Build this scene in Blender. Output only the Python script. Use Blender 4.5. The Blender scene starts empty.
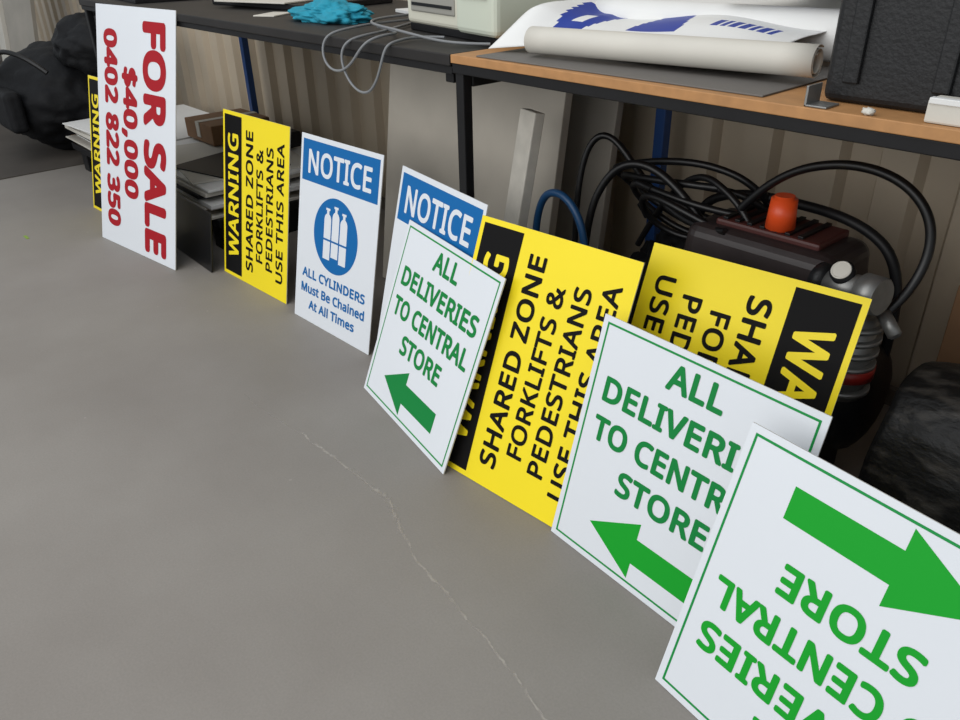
import bpy, bmesh, math, random, os
from mathutils import Vector, Matrix, noise
random.seed(7)
S=bpy.context.scene
col=bpy.context.collection
# ---------------------------------------------------------------- materials
def lin(c):
    return tuple(((v/255)/12.92 if v/255<=0.04045 else ((v/255+0.055)/1.055)**2.4) for v in c)+(1,)
MATS={}
def mat(name,rgb,rough=.5,metal=0,var=0,scale=8,bump=0,bscale=60,spec=.5,rgb2=None,stretch=None,rp=.5):
    if name in MATS: return MATS[name]
    m=bpy.data.materials.new(name);m.use_nodes=True;nt=m.node_tree;b=nt.nodes['Principled BSDF']
    c=lin(rgb);b.inputs['Base Color'].default_value=c
    b.inputs['Roughness'].default_value=rough;b.inputs['Metallic'].default_value=metal
    b.inputs['Specular IOR Level'].default_value=spec
    tc=nt.nodes.new('ShaderNodeTexCoord');mp=nt.nodes.new('ShaderNodeMapping')
    nt.links.new(tc.outputs['Object'],mp.inputs[0])
    if stretch: mp.inputs['Scale'].default_value=stretch
    if var or rgb2:
        n=nt.nodes.new('ShaderNodeTexNoise');n.inputs['Scale'].default_value=scale;n.inputs['Detail'].default_value=6
        nt.links.new(mp.outputs[0],n.inputs['Vector'])
        r=nt.nodes.new('ShaderNodeValToRGB')
        r.color_ramp.elements[0].position=.3;r.color_ramp.elements[1].position=.7
        if rgb2: c2=lin(rgb2);r.color_ramp.elements[0].color=c;r.color_ramp.elements[1].color=c2;r.color_ramp.elements[0].position=rp
        else:
            r.color_ramp.elements[0].color=tuple(v*(1-var) for v in c[:3])+(1,)
            r.color_ramp.elements[1].color=tuple(min(1,v*(1+var)) for v in c[:3])+(1,)
        nt.links.new(n.outputs[0],r.inputs[0]);nt.links.new(r.outputs[0],b.inputs['Base Color'])
    if bump:
        n2=nt.nodes.new('ShaderNodeTexNoise');n2.inputs['Scale'].default_value=bscale;n2.inputs['Detail'].default_value=5
        nt.links.new(mp.outputs[0],n2.inputs['Vector'])
        bp=nt.nodes.new('ShaderNodeBump');bp.inputs['Strength'].default_value=bump;bp.inputs['Distance'].default_value=.01
        nt.links.new(n2.outputs[0],bp.inputs['Height']);nt.links.new(bp.outputs[0],b.inputs['Normal'])
    MATS[name]=m;return m
M_black=mat('black_steel',(20,20,22),.5,0,.15,20,spec=.3)
M_blue_leg=mat('blue_painted_steel',(30,70,130),.45)
M_top=mat('black_bench_top',(34,32,31),.55,0,.25,6,spec=.35)
M_wood=mat('particle_board',(176,128,80),.6,0,.12,30)
M_wall=mat('beige_corrugated_steel',(190,176,155),.5,0,.08,2)
M_white=mat('sign_white',(222,226,231),.4,0,.01,3,spec=.35)
M_edge=mat('sign_core_edge',(205,203,196),.6)
M_yellow=mat('sign_yellow',(246,222,34),.42,0,.02,4,spec=.3)
M_inkblack=mat('ink_black',(14,13,14),.6,spec=.12)
M_red=mat('ink_red',(164,16,30),.5,spec=.2)
M_blue=mat('ink_blue',(4,100,166),.5,spec=.25)
M_green=mat('ink_green',(6,128,58),.5,spec=.25)
M_greenl=mat('ink_green_border',(18,140,66),.5,spec=.25)
M_brgreen=mat('ink_bright_green',(14,158,40),.5,spec=.25)
M_rubber=mat('black_rubber',(12,12,14),.42)
M_greycable=mat('grey_cable',(120,122,124),.5)
M_bluehose=mat('blue_hose',(24,70,112),.4)
M_plastic=mat('black_plastic',(22,23,25),.5,0,.15,30,.15,150,spec=.4)
M_redp=mat('red_plastic',(140,34,28),.4)
M_orange=mat('orange_red_cap',(236,84,34),.4)
M_metal=mat('cast_aluminium',(140,140,138),.45,.7,.15,30)
M_cream=mat('cream_plastic',(206,204,188),.5)
M_paper=mat('paper_white',(224,224,222),.55,0,.03,6)
M_paper2=mat('paper_offwhite',(204,200,190),.6,0,.05,6)
M_board=mat('grey_white_board',(190,183,171),.7,0,.08,5)
M_boardd=mat('grey_board',(172,166,156),.7,0,.1,5)
M_card=mat('cardboard',(138,104,74),.75,0,.1,10)
M_cloth=mat('turquoise_cloth',(28,140,164),.85,0,.15,20,.4,40)
M_bag=mat('black_bag',(17,18,21),.7,0,.3,8,.4,25,spec=.3)
M_logo=mat('print_blue',(30,58,150),.45)
# ---------------------------------------------------------------- helpers
def newobj(name,me,parent=None,m=None):
    o=bpy.data.objects.new(name,me);col.objects.link(o)
    if parent: o.parent=parent
    if m is not None:
        for k in (m if isinstance(m,list) else [m]): me.materials.append(k)
    return o
def empty(name,loc=(0,0,0),rot=(0,0,0)):
    e=bpy.data.objects.new(name,None);e.empty_display_size=.05;col.objects.link(e);e.location=loc;e.rotation_euler=rot;return e
def smooth(me,ang=None):
    for p in me.polygons:p.use_smooth=True
def box(name,lo,hi,m,parent=None,bev=.004,segs=2,rz=0,taper=None):
    bm=bmesh.new();bmesh.ops.create_cube(bm,size=1)
    c=[(lo[i]+hi[i])/2 for i in range(3)];s=[hi[i]-lo[i] for i in range(3)]
    for v in bm.verts:
        v.co=Vector((v.co.x*s[0],v.co.y*s[1],v.co.z*s[2]))
        if taper and v.co.z>0: v.co.x*=taper[0];v.co.y*=taper[1]
    if bev>0: bmesh.ops.bevel(bm,geom=bm.edges[:],offset=min(bev,min(s)*.45),segments=segs,profile=.5,affect='EDGES')
    me=bpy.data.meshes.new(name);bm.to_mesh(me);bm.free()
    o=newobj(name,me,parent,m);o.location=c;o.rotation_euler=(0,0,rz);return o
def cyl(name,p0,p1,r,m,parent=None,r2=None,seg=28,bev=.003):
    p0=Vector(p0);p1=Vector(p1);L=(p1-p0).length
    bm=bmesh.new();bmesh.ops.create_cone(bm,cap_ends=True,segments=seg,radius1=r,radius2=r if r2 is None else r2,depth=L)
    if bev: 
        es=[e for e in bm.edges if abs(e.verts[0].co.z-e.verts[1].co.z)<1e-6]
        bmesh.ops.bevel(bm,geom=es,offset=min(bev,r*.3),segments=2,affect='EDGES')
    me=bpy.data.meshes.new(name);bm.to_mesh(me);bm.free()
    for p in me.polygons:p.use_smooth=len(p.vertices)==4
    o=newobj(name,me,parent,m);o.location=(p0+p1)/2
    o.rotation_mode='QUATERNION';o.rotation_quaternion=Vector((0,0,1)).rotation_difference(p1-p0);return o
def tube(name,pts,r,m,parent=None,res=10):
    cu=bpy.data.curves.new(name,'CURVE');cu.dimensions='3D';cu.bevel_depth=r;cu.bevel_resolution=3;cu.resolution_u=res;cu.use_fill_caps=True
    sp=cu.splines.new('NURBS');sp.points.add(len(pts)-1)
    for q,p in zip(sp.points,pts): q.co=(*p,1)
    sp.use_endpoint_u=True;sp.order_u=4
    o=bpy.data.objects.new(name,cu);col.objects.link(o)
    me=bpy.data.meshes.new_from_object(o.evaluated_get(bpy.context.evaluated_depsgraph_get()))
    bpy.data.objects.remove(o);me.materials.clear();smooth(me)
    return newobj(name,me,parent,m)
def lump(name,c,rad,m,parent=None,amp=.25,fr=3,sub=5,seed=0,flat=None,ridge=.6):
    bm=bmesh.new();bmesh.ops.create_icosphere(bm,subdivisions=sub,radius=1)
    for v in bm.verts:
        d=v.co.normalized()
        n=noise.fractal(d*fr+Vector((seed,seed*2,0)),1,2,5)
        rd=abs(noise.noise(d*fr*1.7+Vector((0,seed,5))))
        k=1+amp*n-amp*ridge*(1-rd)**4
        v.co=Vector((d.x*rad[0]*k,d.y*rad[1]*k,d.z*rad[2]*k))
        if flat is not None: v.co.z=max(v.co.z,flat)
    me=bpy.data.meshes.new(name);bm.to_mesh(me);bm.free();smooth(me)
    o=newobj(name,me,parent,m);o.location=c;return o
def grid(name,fn,nu,nv,m,parent=None,th=.0012,matfn=None):
    vs=[];fs=[]
    for i in range(nu+1):
        for j in range(nv+1): vs.append(fn(i/nu,j/nv))
    for i in range(nu):
        for j in range(nv):
            a=i*(nv+1)+j;fs.append((a,a+nv+1,a+nv+2,a+1))
    me=bpy.data.meshes.new(name);me.from_pydata(vs,[],fs);smooth(me)
    o=newobj(name,me,parent,m)
    if matfn:
        for p in me.polygons:
            k=p.index;p.material_index=matfn((k//nv+.5)/nu,(k%nv+.5)/nv)
    md=o.modifiers.new('s','SOLIDIFY');md.thickness=th;md.offset=0
    return o
# text ------------------------------------------------------------
FONT=None
try:
    FONT=bpy.data.fonts.load(os.path.join(bpy.utils.system_resource('DATAFILES',path='fonts'),'NotoSansHebrew-Regular.woff2'))
except Exception: FONT=None
def textmesh(s,track=1.0):
    cu=bpy.data.curves.new('t','FONT');cu.body=s;cu.size=1;cu.resolution_u=6;cu.space_character=track
    if FONT: cu.font=FONT
    o=bpy.data.objects.new('t',cu);col.objects.link(o)
    bpy.context.view_layer.update()
    me=bpy.data.meshes.new_from_object(o.evaluated_get(bpy.context.evaluated_depsgraph_get()))
    bpy.data.objects.remove(o)
    vs=[(v.co.x,v.co.y) for v in me.vertices];fs=[tuple(p.vertices) for p in me.polygons]
    bpy.data.meshes.remove(me);return vs,fs
vs,_=textmesh('H');CAP=(min(v[1] for v in vs),max(v[1] for v in vs))
class Ink:
    """flat printed shapes, native coords: x right, y down from top-left"""
    def __init__(s): s.v=[];s.f=[];s.m=[];s.mats=[];s.z=[]
    def mi(s,m):
        if m not in s.mats:s.mats.append(m)
        return s.mats.index(m)
    def poly(s,pts,m,z=.0004):
        a=len(s.v);s.v+=[(p[0],p[1],z) for p in pts];s.f.append(tuple(range(a,a+len(pts))));s.m.append(s.mi(m))
    def rect(s,x0,y0,x1,y1,m,z=.0004): s.poly([(x0,y0),(x1,y0),(x1,y1),(x0,y1)],m,z)
    def frame(s,x0,y0,x1,y1,t,m):
        s.rect(x0,y0,x1,y0+t,m);s.rect(x0,y1-t,x1,y1,m);s.rect(x0,y0+t,x0+t,y1-t,m);s.rect(x1-t,y0+t,x1,y1-t,m)
    def circle(s,cx,cy,r,m,z=.0004,n=64): s.poly([(cx+r*math.cos(2*math.pi*k/n),cy+r*math.sin(2*math.pi*k/n)) for k in range(n)],m,z)
    def text(s,t,cx,cy,w,h,m,z=.0008,bold=.05,track=1.04):
        """bold = stroke growth as a fraction of cap height"""
        vs,fs=textmesh(t,track);lo,hi=CAP
        g=bold*h;w-=2*g;hh=h-2*g
        x0=min(v[0] for v in vs);x1=max(v[0] for v in vs)
        base=[(cx+((x-x0)/(x1-x0)-.5)*w, cy-((y-lo)/(hi-lo)-.5)*hh) for x,y in vs]
        offs=[(0,0)]
        if g>0: offs+=[(g*math.cos(math.pi*k/6),g*math.sin(math.pi*k/6)) for k in range(12)]
        for i,(ox,oy) in enumerate(offs):
            a=len(s.v)
            s.v+=[(x+ox,y+oy,z+i*2e-6) for x,y in base]
            for f in fs: s.f.append(tuple(a+q for q in f));s.m.append(s.mi(m))
def make_sign(name,x,y,yaw,lean,W,H,facem,ink,rot,th=.003):
    ph=math.radians(yaw);al=math.radians(lean)
    d=Vector((math.cos(ph),math.sin(ph),0));nh=Vector((math.sin(ph),-math.cos(ph),0))
    up=-nh*math.sin(al)+Vector((0,0,math.cos(al)));n=d.cross(up)
    e=empty(name)
    e.matrix_world=Matrix(((d.x,up.x,n.x,x),(d.y,up.y,n.y,y),(d.z,up.z,n.z,th*math.sin(al)+.0005),(0,0,0,1)))
    bm=bmesh.new();bmesh.ops.create_cube(bm,size=1)
    for v in bm.verts: v.co=Vector(((v.co.x+.5)*W,(v.co.y+.5)*H,(v.co.z-.5)*th))
    me=bpy.data.meshes.new('panel');bm.to_mesh(me);bm.free()
    p=newobj('panel',me,e,[facem,M_edge])
    for q in me.polygons: q.material_index=0 if q.normal.z>.5 else 1
    mp={0:lambda a,b:(a,H-b),90:lambda a,b:(b,a),-90:lambda a,b:(W-b,H-a),180:lambda a,b:(W-a,b)}[rot]
    vs=[(*mp(v[0],v[1]),v[2]) for v in ink.v]
    me=bpy.data.meshes.new('printed_lettering');me.from_pydata(vs,[],ink.f)
    o=newobj('printed_lettering',me,e,ink.mats)
    for q,mi in zip(me.polygons,ink.m): q.material_index=mi
    bm=bmesh.new();bm.from_mesh(me)
    for f in bm.faces:
        f.normal_update()
        if f.normal.z<0:f.normal_flip()
    bm.to_mesh(me);bm.free()
    return e
# sign artwork
def art_warning():
    k=Ink();k.rect(.013,.012,.587,.132,M_inkblack)
    k.text('WARNING',.30,.073,.45,.074,M_yellow,bold=.04)
    k.text('SHARED ZONE',.30,.187,.50,.049,M_inkblack,bold=.045)
    k.text('FORKLIFTS &',.30,.256,.40,.044,M_inkblack,bold=.04)
    k.text('PEDESTRIANS',.30,.322,.43,.044,M_inkblack,bold=.04)
    k.text('USE THIS AREA',.30,.389,.48,.044,M_inkblack,bold=.04);return k
def art_notice():
    W=.421;k=Ink();k.rect(.012,.015,W-.012,.142,M_blue)
    k.text('NOTICE',W/2,.080,.33,.074,M_white,bold=.035)
    cx,cy,r=W/2,.285,.118;k.circle(cx,cy,r,M_blue)
    for dx,dy in((-.043,.006),(.043,.006),(0,-.006)):
        w=.0185;top=cy-.05+dy;bot=cy+.075+dy
        pts=[(cx+dx-w,bot),(cx+dx-w,top)]+[(cx+dx-w*math.cos(a),top-w*1.1*math.sin(a)) for a in [math.pi*i/12 for i in range(1,12)]]+[(cx+dx+w,top),(cx+dx+w,bot)]
        k.poly(pts,M_white,.0008)
        k.rect(cx+dx-.006,top-.033,cx+dx+.006,top-.015,M_white,.0009)
        k.rect(cx+dx-.011,top-.037,cx+dx+.011,top-.030,M_white,.001)
    k.rect(cx-.066,cy+.015,cx+.066,cy+.021,M_blue,.0012)
    k.text('ALL CYLINDERS',W/2,.437,.345,.031,M_blue,bold=.05)
    k.text('Must Be Chained',W/2,.489,.35,.031,M_blue,bold=.05)
    k.text('At All Times',W/2,.541,.255,.031,M_blue,bold=.05);return k
def art_deliv(g1,g2):
    W,H=.476,.497;k=Ink();k.frame(.012,.012,W-.012,H-.012,.0042,M_greenl)
    k.text('ALL',W/2,.056,.125,.052,g1)
    k.text('DELIVERIES',W/2,.139,.39,.052,g1)
    k.text('TO CENTRAL',W/2,.222,.395,.052,g1)
    k.text('STORE',W/2,.304,.215,.052,g1)
    cy=.415;x0,x1=.092,.376;hl=.118
    k.poly([(x0,cy),(x0+hl,cy-.061),(x0+hl,cy-.027),(x1,cy-.027),(x1,cy+.027),(x0+hl,cy+.027),(x0+hl,cy+.061)],g2);return k
def art_sale():
    k=Ink()
    k.text('FOR SALE',.475,.150,.86,.165,M_red,bold=.07,track=1.06)
    k.text('$40,000',.465,.335,.50,.11,M_red,bold=.07,track=1.06)
    k.text('0402 822 350',.47,.485,.77,.108,M_red,bold=.07,track=1.06);return k
make_sign('for_sale_sign',-3.4984,.8895,7.2,13.0,.60,.929,M_white,art_sale(),-90)
make_sign('warning_sign',-3.956,1.002,3,12,.44,.60,M_yellow,art_warning(),90)
make_sign('warning_sign',-2.7644,1.1019,2.63,10.51,.44,.60,M_yellow,art_warning(),90)
make_sign('notice_sign',-2.2383,1.1057,1.95,11.45,.421,.601,M_white,art_notice(),0)
make_sign('notice_sign',-1.7403,1.083,-9.1,14.02,.421,.601,M_white,art_notice(),0)
make_sign('deliveries_sign',-1.6655,1.0005,-10.8,21.07,.476,.497,M_white,art_deliv(M_green,M_green),0)
make_sign('warning_sign',-1.2910,.9362,4.26,20.9,.44,.60,M_yellow,art_warning(),90)
make_sign('warning_sign',-.9053,1.0728,5.77,21.67,.44,.60,M_yellow,art_warning(),-90)
make_sign('deliveries_sign',-.8851,.9568,-3.59,14.96,.476,.497,M_white,art_deliv(M_green,M_brgreen),0)
make_sign('deliveries_sign',-.4997,.8157,-6.86,17.72,.476,.497,M_white,art_deliv(M_brgreen,M_brgreen),180)
# ---------------------------------------------------------------- floor
def make_floor():
    me=bpy.data.meshes.new('floor');me.from_pydata([(-12,-4,0),(4,-4,0),(4,2.1,0),(-12,2.1,0)],[],[(0,1,2,3)])
    m=bpy.data.materials.new('painted_concrete');m.use_nodes=True;nt=m.node_tree;b=nt.nodes['Principled BSDF']
    tc=nt.nodes.new('ShaderNodeTexCoord')
    def ns(sc,det=6,rg=.6):
        n=nt.nodes.new('ShaderNodeTexNoise');n.inputs['Scale'].default_value=sc;n.inputs['Detail'].default_value=det;n.inputs['Roughness'].default_value=rg
        nt.links.new(tc.outputs['Object'],n.inputs['Vector']);return n
    n1=ns(1.3);n2=ns(220,2)
    r=nt.nodes.new('ShaderNodeValToRGB');r.color_ramp.elements[0].position=.25;r.color_ramp.elements[1].position=.75
    r.color_ramp.elements[0].color=lin((126,120,114));r.color_ramp.elements[1].color=lin((143,138,132))
    nt.links.new(n1.outputs[0],r.inputs[0])
    mx=nt.nodes.new('ShaderNodeMix');mx.data_type='RGBA';mx.blend_type='OVERLAY';mx.inputs[0].default_value=.12
    nt.links.new(r.outputs[0],mx.inputs[6]);nt.links.new(n2.outputs[0],mx.inputs[7]);
    vo=nt.nodes.new('ShaderNodeTexVoronoi');vo.inputs['Scale'].default_value=7;nt.links.new(tc.outputs['Object'],vo.inputs['Vector'])
    sp=nt.nodes.new('ShaderNodeMath');sp.operation='LESS_THAN';sp.inputs[1].default_value=.03;nt.links.new(vo.outputs['Distance'],sp.inputs[0])
    sm=nt.nodes.new('ShaderNodeMath');sm.operation='MULTIPLY';sm.inputs[1].default_value=.2;nt.links.new(sp.outputs[0],sm.inputs[0])
    m2=nt.nodes.new('ShaderNodeMix');m2.data_type='RGBA';nt.links.new(sm.outputs[0],m2.inputs[0]);nt.links.new(mx.outputs[2],m2.inputs[6]);m2.inputs[7].default_value=lin((190,184,174))
    nt.links.new(m2.outputs[2],b.inputs['Base Color'])
    b.inputs['Roughness'].default_value=.55;b.inputs['Specular IOR Level'].default_value=.35
    n3=ns(90,4);bp=nt.nodes.new('ShaderNodeBump');bp.inputs['Strength'].default_value=.08;bp.inputs['Distance'].default_value=.004
    nt.links.new(n3.outputs[0],bp.inputs['Height']);nt.links.new(bp.outputs[0],b.inputs['Normal'])
    newobj('floor',me,None,m)
make_floor()
def strip(name,pts,w,m,z=.0006,jit=.007,sub=40):
    vs=[];fs=[];P=[]
    for i in range(len(pts)-1):
        for k in range(sub):
            t=k/sub;P.append((pts[i][0]*(1-t)+pts[i+1][0]*t,pts[i][1]*(1-t)+pts[i+1][1]*t))
    P.append(pts[-1])
    for i,p in enumerate(P):
        j=jit*noise.noise(Vector((i*.07,1.3,0)))+jit*.4*noise.noise(Vector((i*.3,7,0)))
        ww=w*(.35+1.1*abs(noise.noise(Vector((i*.16,3.1,2)))))
        vs+=[(p[0],p[1]+j-ww,z),(p[0],p[1]+j+ww,z)]
    for i in range(len(P)-1): fs.append((2*i,2*i+2,2*i+3,2*i+1))
    me=bpy.data.meshes.new(name);me.from_pydata(vs,[],fs);return newobj(name,me,None,m)
def scrmat(name,a,b,mx):
    M=bpy.data.materials.new(name);M.use_nodes=True
    nt=M.node_tree;bb=nt.nodes['Principled BSDF'];bb.inputs['Base Color'].default_value=lin((180,173,164));bb.inputs['Roughness'].default_value=.7
    n=nt.nodes.new('ShaderNodeTexNoise');n.inputs['Scale'].default_value=38;n.inputs['Detail'].default_value=6
    tc=nt.nodes.new('ShaderNodeTexCoord');nt.links.new(tc.outputs['Object'],n.inputs['Vector'])
    r=nt.nodes.new('ShaderNodeValToRGB');r.color_ramp.elements[0].position=a;r.color_ramp.elements[1].position=b;nt.links.new(n.outputs[0],r.inputs[0])
    r.color_ramp.elements[1].color=(mx,mx,mx,1)
    nt.links.new(r.outputs[0],bb.inputs['Alpha']);return M
M_scr=scrmat('worn_scratch',.32,.60,.68);M_scr2=scrmat('faint_scuff',.35,.7,.35)
crk=[(-1.59,.75),(-1.48,.755),(-1.37,.76),(-1.21,.76),(-1.10,.72),(-1.01,.69),(-.88,.67),(-.71,.65),(-.57,.62),(-.4,.60)]
strip('floor_crack',crk,.0052,M_scr,.0010)
strip('floor_scuff',crk[2:5],.014,M_scr2,.0006)
strip('floor_scuff',[(-1.87,.73),(-1.75,.735),(-1.59,.75)],.003,M_scr2)
mg=mat('lime_tape',(130,160,60),.6)
box('tape_scrap',(-3.76,.64,0),(-3.71,.652,.002),mg,None,.0005)
md=mat('dark_floor',(70,64,58),.8,0,.2,3)
box('dark_floor_area',(-12,-.2,0),(-4.82,1.96,.006),md,None,.001)  # thin layer giving the floor a darker tone past the board stack
# ---------------------------------------------------------------- wall (corrugated)
def wall():
    x=-12;pts=[];per=.19;d=.034
    while x<4:
        pts+=[(x,2.0),(x+.085,2.0),(x+.100,2.0+d),(x+.175,2.0+d)];x+=per
    vs=[];fs=[]
    for px,py in pts: vs+=[(px,py,0),(px,py,2.8)]
    for i in range(len(pts)-1): fs.append((2*i,2*i+2,2*i+3,2*i+1))
    me=bpy.data.meshes.new('wall_back');me.from_pydata(vs,[],fs);newobj('wall_back',me,None,M_wall)
wall()
box('baseboard_back',(-12,1.975,0),(4,1.998,.05),mat('wall_channel',(96,88,78),.6),None,.002)
# ---------------------------------------------------------------- benches
YT=1.172;ZT=.897
def bench(x0,x1,topm,wood):
    e=empty('workbench')
    if wood:
        box('top_board',(x0,YT,ZT-.018),(x1,1.97,ZT),topm,e,.0015)
        box('front_rail',(x0,YT+.004,ZT-.040),(x1,YT+.03,ZT-.0185),M_black,e,.002)
    else:
        box('top_board',(x0,YT,ZT-.026),(x1,1.97,ZT),topm,e,.003)
        box('front_rail',(x0,YT+.006,ZT-.044),(x1,YT+.035,ZT-.0265),M_black,e,.002)
    box('back_rail',(x0,1.92,ZT-.07),(x1,1.955,ZT-.031),M_blue_leg,e,.003)
    xs=[x0+.02,x1-.06] if not wood else [x0+.005,x1-.06]
    for k,xx in enumerate(xs):
        if wood or k==0:
            box('leg_front_%d'%k,(xx,YT+.008,0),(xx+.027,YT+.035,ZT-.031),M_black,e,.003)
            xb=xx+.04 if wood else xx
            box('leg_back_%d'%k,(xb,1.88,0),(xb+.034,1.914,ZT-.031),M_blue_leg,e,.003)
        box('side_rail_%d'%k,(xx,YT+.035,ZT-.07),(xx+.03,1.91,ZT-.031),M_black,e,.003)
    return e
bench(-3.99,-1.436,M_top,False)
bench(-1.432,1.4,M_wood,True)
# ---------------------------------------------------------------- under the bench : boards
def slab(name,x,y,yaw,lean,W,H,th,m,parent=None):
    ph=math.radians(yaw);al=math.radians(lean)
    d=Vector((math.cos(ph),math.sin(ph),0));nh=Vector((math.sin(ph),-math.cos(ph),0))
    up=-nh*math.sin(al)+Vector((0,0,math.cos(al)));n=d.cross(up)
    o=box(name,(0,0,-th),(W,H,0),m,None,.003)
    L=o.location.copy();MW=Matrix(((d.x,up.x,n.x,x),(d.y,up.y,n.y,y),(d.z,up.z,n.z,th*math.sin(al)),(0,0,0,1)))
    o.matrix_world=MW@Matrix.Translation(L);return o
slab('foam_core_board',-2.28,1.50,0,8,.80,.82,.03,M_board)
slab('foam_core_board',-1.86,1.66,4,8,.42,.84,.03,M_boardd)
slab('timber_plank',-1.52,1.32,-14,10,.075,.74,.03,mat('pale_timber',(210,205,194),.7,0,.1,20))
# stacked boards on low pallet at left
e=empty('board_stack')
box('pallet_deck',(-4.8,1.19,.10),(-2.95,1.9,.135),M_black,e)
for k in range(4): 
    xx=-4.7+k*.55
    box('pallet_bearer_%d'%k,(xx,1.2,0),(xx+.08,1.88,.10),M_black,e)
z=.136
for k in range(10):
    h=random.choice([.005,.010,.016]);dx=random.uniform(-.06,.06);dy=random.uniform(0,.05)
    box('sheet_%d'%k,(-4.80+dx,1.17+dy,z),(-3.02+dx,1.84,z+h),random.choice([M_paper2,M_boardd,M_black,M_paper,M_card,M_black]),e,.001,rz=random.uniform(-.022,.022));z+=h+.001
box('sheet_a',(-4.75,1.19,z),(-3.9,1.7,z+.006),M_paper,e,.001,rz=.09)
box('sheet_b',(-3.75,1.24,z),(-3.05,1.75,z+.006),M_paper2,e,.001,rz=-.2)
box('sheet_c',(-4.5,1.22,z+.007),(-4.05,1.55,z+.011),M_card,e,.001,rz=-.3)
box('sheet_d',(-3.45,1.26,z+.007),(-3.02,1.55,z+.012),M_black,e,.001,rz=.25)
stack_top=z+.012
slab('black_sign_board',-3.34,1.075,-2,10,.56,.23,.006,mat('gloss_black_sheet',(16,16,18),.3))
o=slab('printed_bar',-3.02,1.0785,-2,10,.20,.014,.001,M_paper2)
o.location.z+=.165;o.location.y+=.165*math.tan(math.radians(10))-.003
par=bpy.data.objects['black_sign_board'];bpy.context.view_layer.update();o.parent=par;o.matrix_parent_inverse=par.matrix_world.inverted()
e=empty('cardboard_box');box('carton',(-3.9,1.5,stack_top),(-3.6,1.8,stack_top+.09),M_card,e,.004)
box('tape_strip',(-3.77,1.497,stack_top+.02),(-3.73,1.803,stack_top+.092),M_paper2,e,.001)
box('storage_tin',(-3.5,1.6,stack_top),(-3.3,1.8,stack_top+.07),M_black,None,.01)
# black bags
e=empty('black_duffel_bag')
lump('bag_body',(-5.35,1.34,.30),(.50,.36,.29),M_bag,e,.10,1.6,5,3,-.293,.3)
lump('bag_top',(-4.98,1.52,.60),(.32,.24,.17),M_bag,e,.14,1.8,5,8,None,.3)
tube('bag_strap',[(-5.3,1.02,.42),(-5.2,.97,.60),(-4.95,1.02,.68),(-4.82,1.17,.5)],.013,M_rubber,e)
box('side_pocket',(-5.3,.96,.18),(-4.98,1.05,.40),M_bag,e,.03,4)
slab('pale_plank',-6.6,1.3,0,6,.16,1.5,.03,M_paper2)
slab('pale_plank',-7.4,1.5,10,9,.5,1.3,.03,M_boardd)
# ---------------------------------------------------------------- compressor
e=empty('air_compressor')
cyl('tank',(-1.0,1.55,.24),(-.55,1.55,.24),.125,M_plastic,e,bev=.03)
for sx in(-1.0,-.55): lump('tank_end_%s'%('a' if sx<-.8 else 'b'),(sx,1.55,.24),(.045,.124,.124),M_plastic,e,0,1,3)
for sx in(-.95,-.62):
    box('foot_%s'%('a' if sx<-.8 else 'b'),(sx,1.47,0),(sx+.03,1.63,.14),M_black,e)
M_mar=mat('dark_maroon_plastic',(44,36,36),.42,0,.15,20)
box('motor_cover',(-.97,1.42,.38),(-.60,1.64,.565),M_mar,e,.03,4,taper=(.93,.8))
box('cover_top_vents',(-.90,1.47,.560),(-.66,1.60,.578),mat('maroon_panel',(76,36,32),.5),e,.006)
for k in range(7): box('vent_%d'%k,(-.885+k*.029,1.475,.576),(-.873+k*.029,1.595,.583),M_rubber,e,.001)
cyl('cap_neck',(-.765,1.50,.565),(-.765,1.50,.595),.022,M_black,e)
cyl('orange_cap',(-.765,1.50,.575),(-.765,1.50,.650),.031,M_orange,e,r2=.026,bev=.006)
cyl('pump_head',(-.55,1.44,.30),(-.55,1.44,.48),.045,M_metal,e)
for k in range(6): cyl('fin_%d'%k,(-.55,1.44,.315+k*.028),(-.55,1.44,.325+k*.028),.056,M_metal,e,bev=.001)
cyl('regulator_body',(-.60,1.41,.535),(-.53,1.39,.545),.028,M_metal,e)
cyl('regulator_knob',(-.628,1.415,.535),(-.60,1.41,.535),.033,M_plastic,e)
cyl('regulator_cap',(-.53,1.39,.545),(-.49,1.382,.548),.036,M_metal,e)
cyl('gauge',(-.57,1.40,.56),(-.57,1.378,.578),.022,M_black,e)
cyl('gauge_face',(-.57,1.378,.578),(-.57,1.376,.580),.018,M_paper2,e)
cyl('brass_elbow',(-.50,1.43,.50),(-.46,1.41,.47),.013,M_metal,e)
cyl('pump_stem',(-.55,1.44,.47),(-.56,1.41,.53),.016,M_black,e)
cyl('red_label_ring',(-.55,1.44,.345),(-.55,1.44,.375),.0575,M_redp,e)
tube('handle',[(-1.02,1.6,.25),(-1.06,1.6,.5),(-1.0,1.6,.60),(-.8,1.62,.60),(-.6,1.6,.60),(-.52,1.6,.5),(-.54,1.6,.25)],.011,M_black,e)
# hoses
e=empty('black_air_hose')
tube('hose_arc',[(-.86,1.5,.60),(-.80,1.5,.68),(-.70,1.5,.735),(-.58,1.5,.74),(-.50,1.5,.70),(-.46,1.5,.62),(-.475,1.47,.53),(-.50,1.43,.49)],.009,M_rubber,e)
random.seed(3)
for k in range(4):
    cx,cz=-1.08+.03*k,.57-.015*k;R=.20-.022*k;pts=[]
    for i in range(15):
        a=i/14*2*math.pi*1.06+k;pts.append((cx+R*1.15*math.cos(a),1.62-.07*math.sin(a)-.03*k,cz+R*.42*math.sin(a)+.02*math.sin(2*a+k)))
    tube('coil_%d'%k,pts,.0085,M_rubber,e)
tube('hose_loop_a',[(-1.32,1.5,.1),(-1.34,1.5,.4),(-1.35,1.52,.66),(-1.27,1.55,.70),(-1.18,1.55,.60),(-1.0,1.5,.52),(-.86,1.45,.56)],.0085,M_rubber,e)
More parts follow.
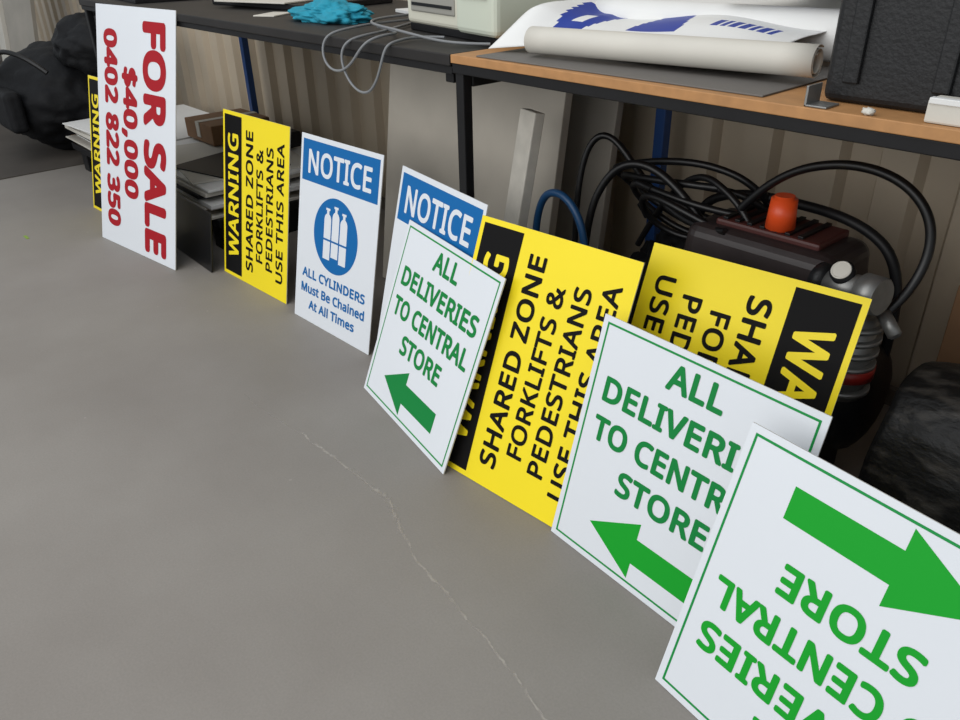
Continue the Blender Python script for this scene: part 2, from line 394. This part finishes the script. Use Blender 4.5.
tube('hose_loop_b',[(-1.25,1.45,.1),(-1.27,1.45,.45),(-1.24,1.48,.60),(-1.15,1.5,.66),(-1.02,1.5,.62),(-.9,1.5,.50),(-.85,1.5,.4)],.010,M_rubber,e)
tube('hose_loop_c',[(-1.2,1.6,.4),(-1.05,1.55,.66),(-.9,1.5,.64),(-.83,1.5,.58),(-.80,1.5,.5)],.008,M_rubber,e)
e=empty('blue_air_hose')
tube('hose',[(-1.40,1.43,.02),(-1.42,1.43,.35),(-1.41,1.43,.50),(-1.35,1.42,.56),(-1.26,1.42,.54),(-1.21,1.42,.42),(-1.18,1.42,.02)],.010,M_bluehose,e)
lump('black_tool_bag',(-1.17,1.74,.19),(.15,.12,.21),M_bag,None,.2,2.4,5,5,-.187)
# rubber sheet roll at right
M_sack=mat('black_rubber_sheet',(14,14,14),.5,0,0,16,.45,26,rgb2=(58,55,51),stretch=(1,2.2,2.2),spec=.35,rp=.52)
bm=bmesh.new();nu,nv=220,60;V=[]
for i in range(nu+1):
    a=i/nu;t=a*2*math.pi*2.6;r=.09+.14*a
    row=[]
    for j in range(nv+1):
        b=j/nv;p=Vector((b*2,math.cos(t),math.sin(t)))
        edge=1-.16*math.exp(-b*9)
        k=r*edge*(1+.09*noise.noise(p*1.5+Vector((a*2,0,0)))+.03*noise.noise(p*5))
        row.append(bm.verts.new((-.415+.80*b+.03*noise.noise(Vector((t,3,b))),1.45+k*math.cos(t)*.9,.240+k*math.sin(t))))
    V.append(row)
for i in range(nu):
    for j in range(nv): bm.faces.new((V[i][j],V[i+1][j],V[i+1][j+1],V[i][j+1]))
for v in bm.verts: v.co.z=max(v.co.z,.006)
me=bpy.data.meshes.new('black_rubber_roll');bm.to_mesh(me);bm.free();smooth(me)
o=newobj('black_rubber_roll',me,None,M_sack);md_=o.modifiers.new('s','SOLIDIFY');md_.thickness=.008;md_.offset=-1
e=empty('timber_offcut');box('block',(-.48,1.76,0),(-.42,1.84,.46),M_card,e,.003);box('block_b',(-.42,1.74,0),(-.28,1.82,.42),M_card,e,.003)
# ---------------------------------------------------------------- on the bench
Z=ZT+.0005
e=empty('desktop_printer')
def pb(n,lo,hi,m,b=.008):
    return box(n,lo,hi,m,e,b,3)
pb('body',(-.23,0,.018),(.06,.36,.24),M_cream,.012)
pb('right_housing',(.062,-.02,.018),(.24,.34,.22),mat('pale_green_plastic',(200,206,190),.5),.015)
pb('base_tray',(-.225,.006,.0),(.235,.35,.02),M_black,.003)
pb('front_recess',(-.20,-.004,.05),(.03,.01,.10),mat('grey_plastic',(150,148,140),.5),.004)
pb('output_slot',(-.19,-.006,.065),(.02,.0,.073),M_black,.001)
pb('control_panel',(.09,-.026,.10),(.21,-.015,.15),M_paper2,.003)
e.location=(-1.66,1.36,Z);e.rotation_euler=(0,0,-.16)
e=empty('paper_pile')
box('folder_a',(-3.2,1.45,Z),(-2.6,1.85,Z+.02),M_black,e,.003,rz=.1)
box('leaflet_a',(-3.05,1.40,Z+.021),(-2.70,1.62,Z+.026),M_paper2,e,.001,rz=.3)
box('leaflet_b',(-2.30,1.64,Z),(-2.05,1.82,Z+.01),M_paper,e,.001,rz=-.2)
box('leaflet_d',(-2.62,1.30,Z),(-2.54,1.42,Z+.004),M_paper2,e,.001,rz=.5)
box('folder_b',(-3.85,1.25,Z),(-3.45,1.6,Z+.015),M_black,e,.002,rz=-.1)
box('leaflet_c',(-3.75,1.3,Z+.016),(-3.5,1.5,Z+.02),M_boardd,e,.001,rz=.2)
lump('turquoise_cloth',(-2.28,1.40,Z+.016),(.17,.10,.042),M_cloth,None,.25,1.9,5,2,-.016,.7)
# grey cables
e=empty('grey_cable')
zc=ZT+.008
tube('cable_a',[(-2.1,1.75,zc),(-1.98,1.5,zc),(-1.85,1.3,zc),(-1.82,1.20,zc),(-1.84,1.155,ZT-.005),(-1.85,1.145,ZT-.05),(-1.80,1.14,ZT-.11),(-1.72,1.14,ZT-.125),(-1.67,1.145,ZT-.06),(-1.66,1.155,zc-.004),(-1.66,1.2,zc),(-1.70,1.28,zc),(-1.62,1.31,zc)],.0034,M_greycable,e)
tube('cable_b',[(-2.0,1.7,zc),(-1.97,1.35,zc+.01),(-1.90,1.22,zc+.01),(-1.94,1.155,zc),(-1.93,1.14,ZT-.06),(-1.86,1.14,ZT-.085),(-1.78,1.14,ZT-.05),(-1.74,1.15,zc),(-1.72,1.22,zc+.01),(-1.78,1.30,zc),(-1.95,1.34,zc)],.0034,M_greycable,e)
tube('cable_c',[(-1.97,1.5,zc+.02),(-1.98,1.36,zc+.02),(-1.90,1.26,zc+.02),(-1.72,1.23,zc+.02),(-1.58,1.25,zc),(-1.50,1.26,zc),(-1.44,1.30,zc)],.0034,M_greycable,e)
# banner rolls
e=empty('vinyl_banner_roll')
box('dark_backing_sheet',(-1.36,1.188,Z),(-.68,1.60,Z+.003),mat('grey_backing',(104,100,96),.6),e,.001,rz=.02)
def spiral_roll(name,p0,p1,r0,r1,turns,m,parent,seed=0,matfn=None):
    p0=Vector(p0);p1=Vector(p1);ax=(p1-p0).normalized();s=ax.cross(Vector((0,0,1))).normalized();u=s.cross(ax)
    def fn(a,b):
        c=p0.lerp(p1,b);t=a*turns*2*math.pi+seed;r=r0+(r1-r0)*a
        return c+s*math.cos(t)*r+u*math.sin(t)*r
    return grid(name,fn,int(36*turns),10,m,parent,.001,matfn)
Z2=Z+.004
spiral_roll('roll_front',(-1.26,1.255,Z2+.030),(-.66,1.325,Z2+.036),.014,.028,2.2,M_paper2,e,1)
spiral_roll('roll_back',(-1.28,1.50,Z2+.050),(-.66,1.54,Z2+.050),.035,.047,2.0,M_paper,e,2)
def fn(a,b):
    y=1.235+.075*min(1,b*4)+.50*a
    x=-1.375+.61*b+.08*a
    lift=.020*math.exp(-((b-.06)/.08)**2)+.03*max(0,.25-b)
    base=.050*math.sin(min(1,a*3.2)*math.pi/2)*min(1,.35+b*3)+.05*max(0,a-.3)
    return (x,y,Z2+.006+base+lift*2*min(1,a*6)+.008*math.sin(b*9+a*6)*min(1,a*5)+.012*min(1,b*5))
def mf(a,b):
    if .04<a<.40 and .10<b<.30 and abs(b-.20)<.10*(a+.10)/.46 and not(.15<a<.24 and abs(b-.20)<.022): return 1
    if .16<a<.42 and .40<b<.60 and abs(b-.50)<.10*(.5-a)/.3 : return 1
    if .20<a<.27 and .70<b<.92 and (b*60)%2<1.4: return 1
    return 0
grid('curled_sheet',fn,90,110,[M_paper,M_logo],e,.001,mf)
def fn2(a,b):
    return (-.96+.33*b+.03*a,1.48+.40*a,Z2+.112+.015*math.sin(a*5+b*3)+.02*b)
def mf2(a,b):
    if .1<a<.22 and (b*12)%2<1.3 and .15<b<.8:return 1
    if a>.5 and .45<b<.95: return 2
    return 0
grid('top_sheet',fn2,40,40,[M_paper,M_logo,M_brgreen],e,.001,mf2)
# black cases
e=empty('black_equipment_case')
box('case_body',(-.60,1.235,Z),(-.185,1.62,Z+.36),M_plastic,e,.012,3)
box('case_lid_band',(-.606,1.229,Z+.20),(-.179,1.626,Z+.225),M_black,e,.004)
for k in range(3): box('rib_%d'%k,(-.57+k*.13,1.227,Z+.03),(-.545+k*.13,1.237,Z+.19),M_plastic,e,.003)
box('latch',(-.42,1.218,Z+.15),(-.35,1.232,Z+.25),M_black,e,.004)
box('latch_clip',(-.405,1.212,Z+.17),(-.365,1.220,Z+.21),M_rubber,e,.003)
e=empty('black_equipment_case')
box('case_body',(-.165,1.25,Z+.0),(.40,1.62,Z+.34),M_plastic,e,.012,3)
box('case_lid_band',(-.171,1.244,Z+.2),(.406,1.626,Z+.22),M_black,e,.004)
e=empty('white_carton');box('carton',(-.425,1.185,Z),(-.30,1.222,Z+.032),M_paper2,e,.003)
box('flap',(-.423,1.183,Z+.026),(-.302,1.195,Z+.034),M_paper,e,.001)
e=empty('steel_angle_bracket')
box('plate',(-.596,1.176,Z),(-.560,1.218,Z+.003),M_metal,e,.001);box('upright',(-.596,1.176,Z),(-.592,1.218,Z+.030),M_metal,e,.001)
lump('paper_scrap',(-.50,1.182,ZT+.005),(.010,.007,.006),M_paper2,None,.3,3,3,2)
# ---------------------------------------------------------------- light
w=bpy.data.worlds.new('w');S.world=w;w.use_nodes=True
w.node_tree.nodes['Background'].inputs[0].default_value=(.89,.95,1,1);w.node_tree.nodes['Background'].inputs[1].default_value=.54
def area(name,loc,target,sx,sy,pw,c):
    l=bpy.data.lights.new(name,'AREA');l.shape='RECTANGLE';l.size=sx;l.size_y=sy;l.energy=pw;l.color=c
    o=bpy.data.objects.new(name,l);col.objects.link(o);o.location=loc
    o.rotation_euler=(Vector(target)-Vector(loc)).to_track_quat('-Z','Y').to_euler()
area('doorway_daylight',(-1.5,-3.6,2.3),(-1.3,1.2,.2),6,2.6,126,(1,.985,.965))
area('overhead_area_light',(-2,-.3,3.4),(-1.8,.5,0),5,2,56,(.97,.98,1))  # broad soft light from above, no visible source modelled
# ---------------------------------------------------------------- camera
cd=bpy.data.cameras.new('camera');cam=bpy.data.objects.new('camera',cd);col.objects.link(cam)
cd.sensor_width=36;cd.lens=783/960*36;cd.clip_start=.02
th=math.radians(29.15);ro=math.radians(-1.33);g=math.radians(49.14)
F=Vector((-math.sin(g)*math.cos(th),math.cos(g)*math.cos(th),-math.sin(th)))
U0=Vector((-math.sin(g)*math.sin(th),math.cos(g)*math.sin(th),math.cos(th)));R0=Vector((math.cos(g),math.sin(g),0))
R=R0*math.cos(ro)+U0*math.sin(ro);U=-R0*math.sin(ro)+U0*math.cos(ro)
cam.matrix_world=Matrix(((R.x,U.x,-F.x,0),(R.y,U.y,-F.y,0),(R.z,U.z,-F.z,1.150),(0,0,0,1)))
S.camera=cam
try:
    S.view_settings.view_transform='Standard';S.view_settings.look='None'
except Exception: pass
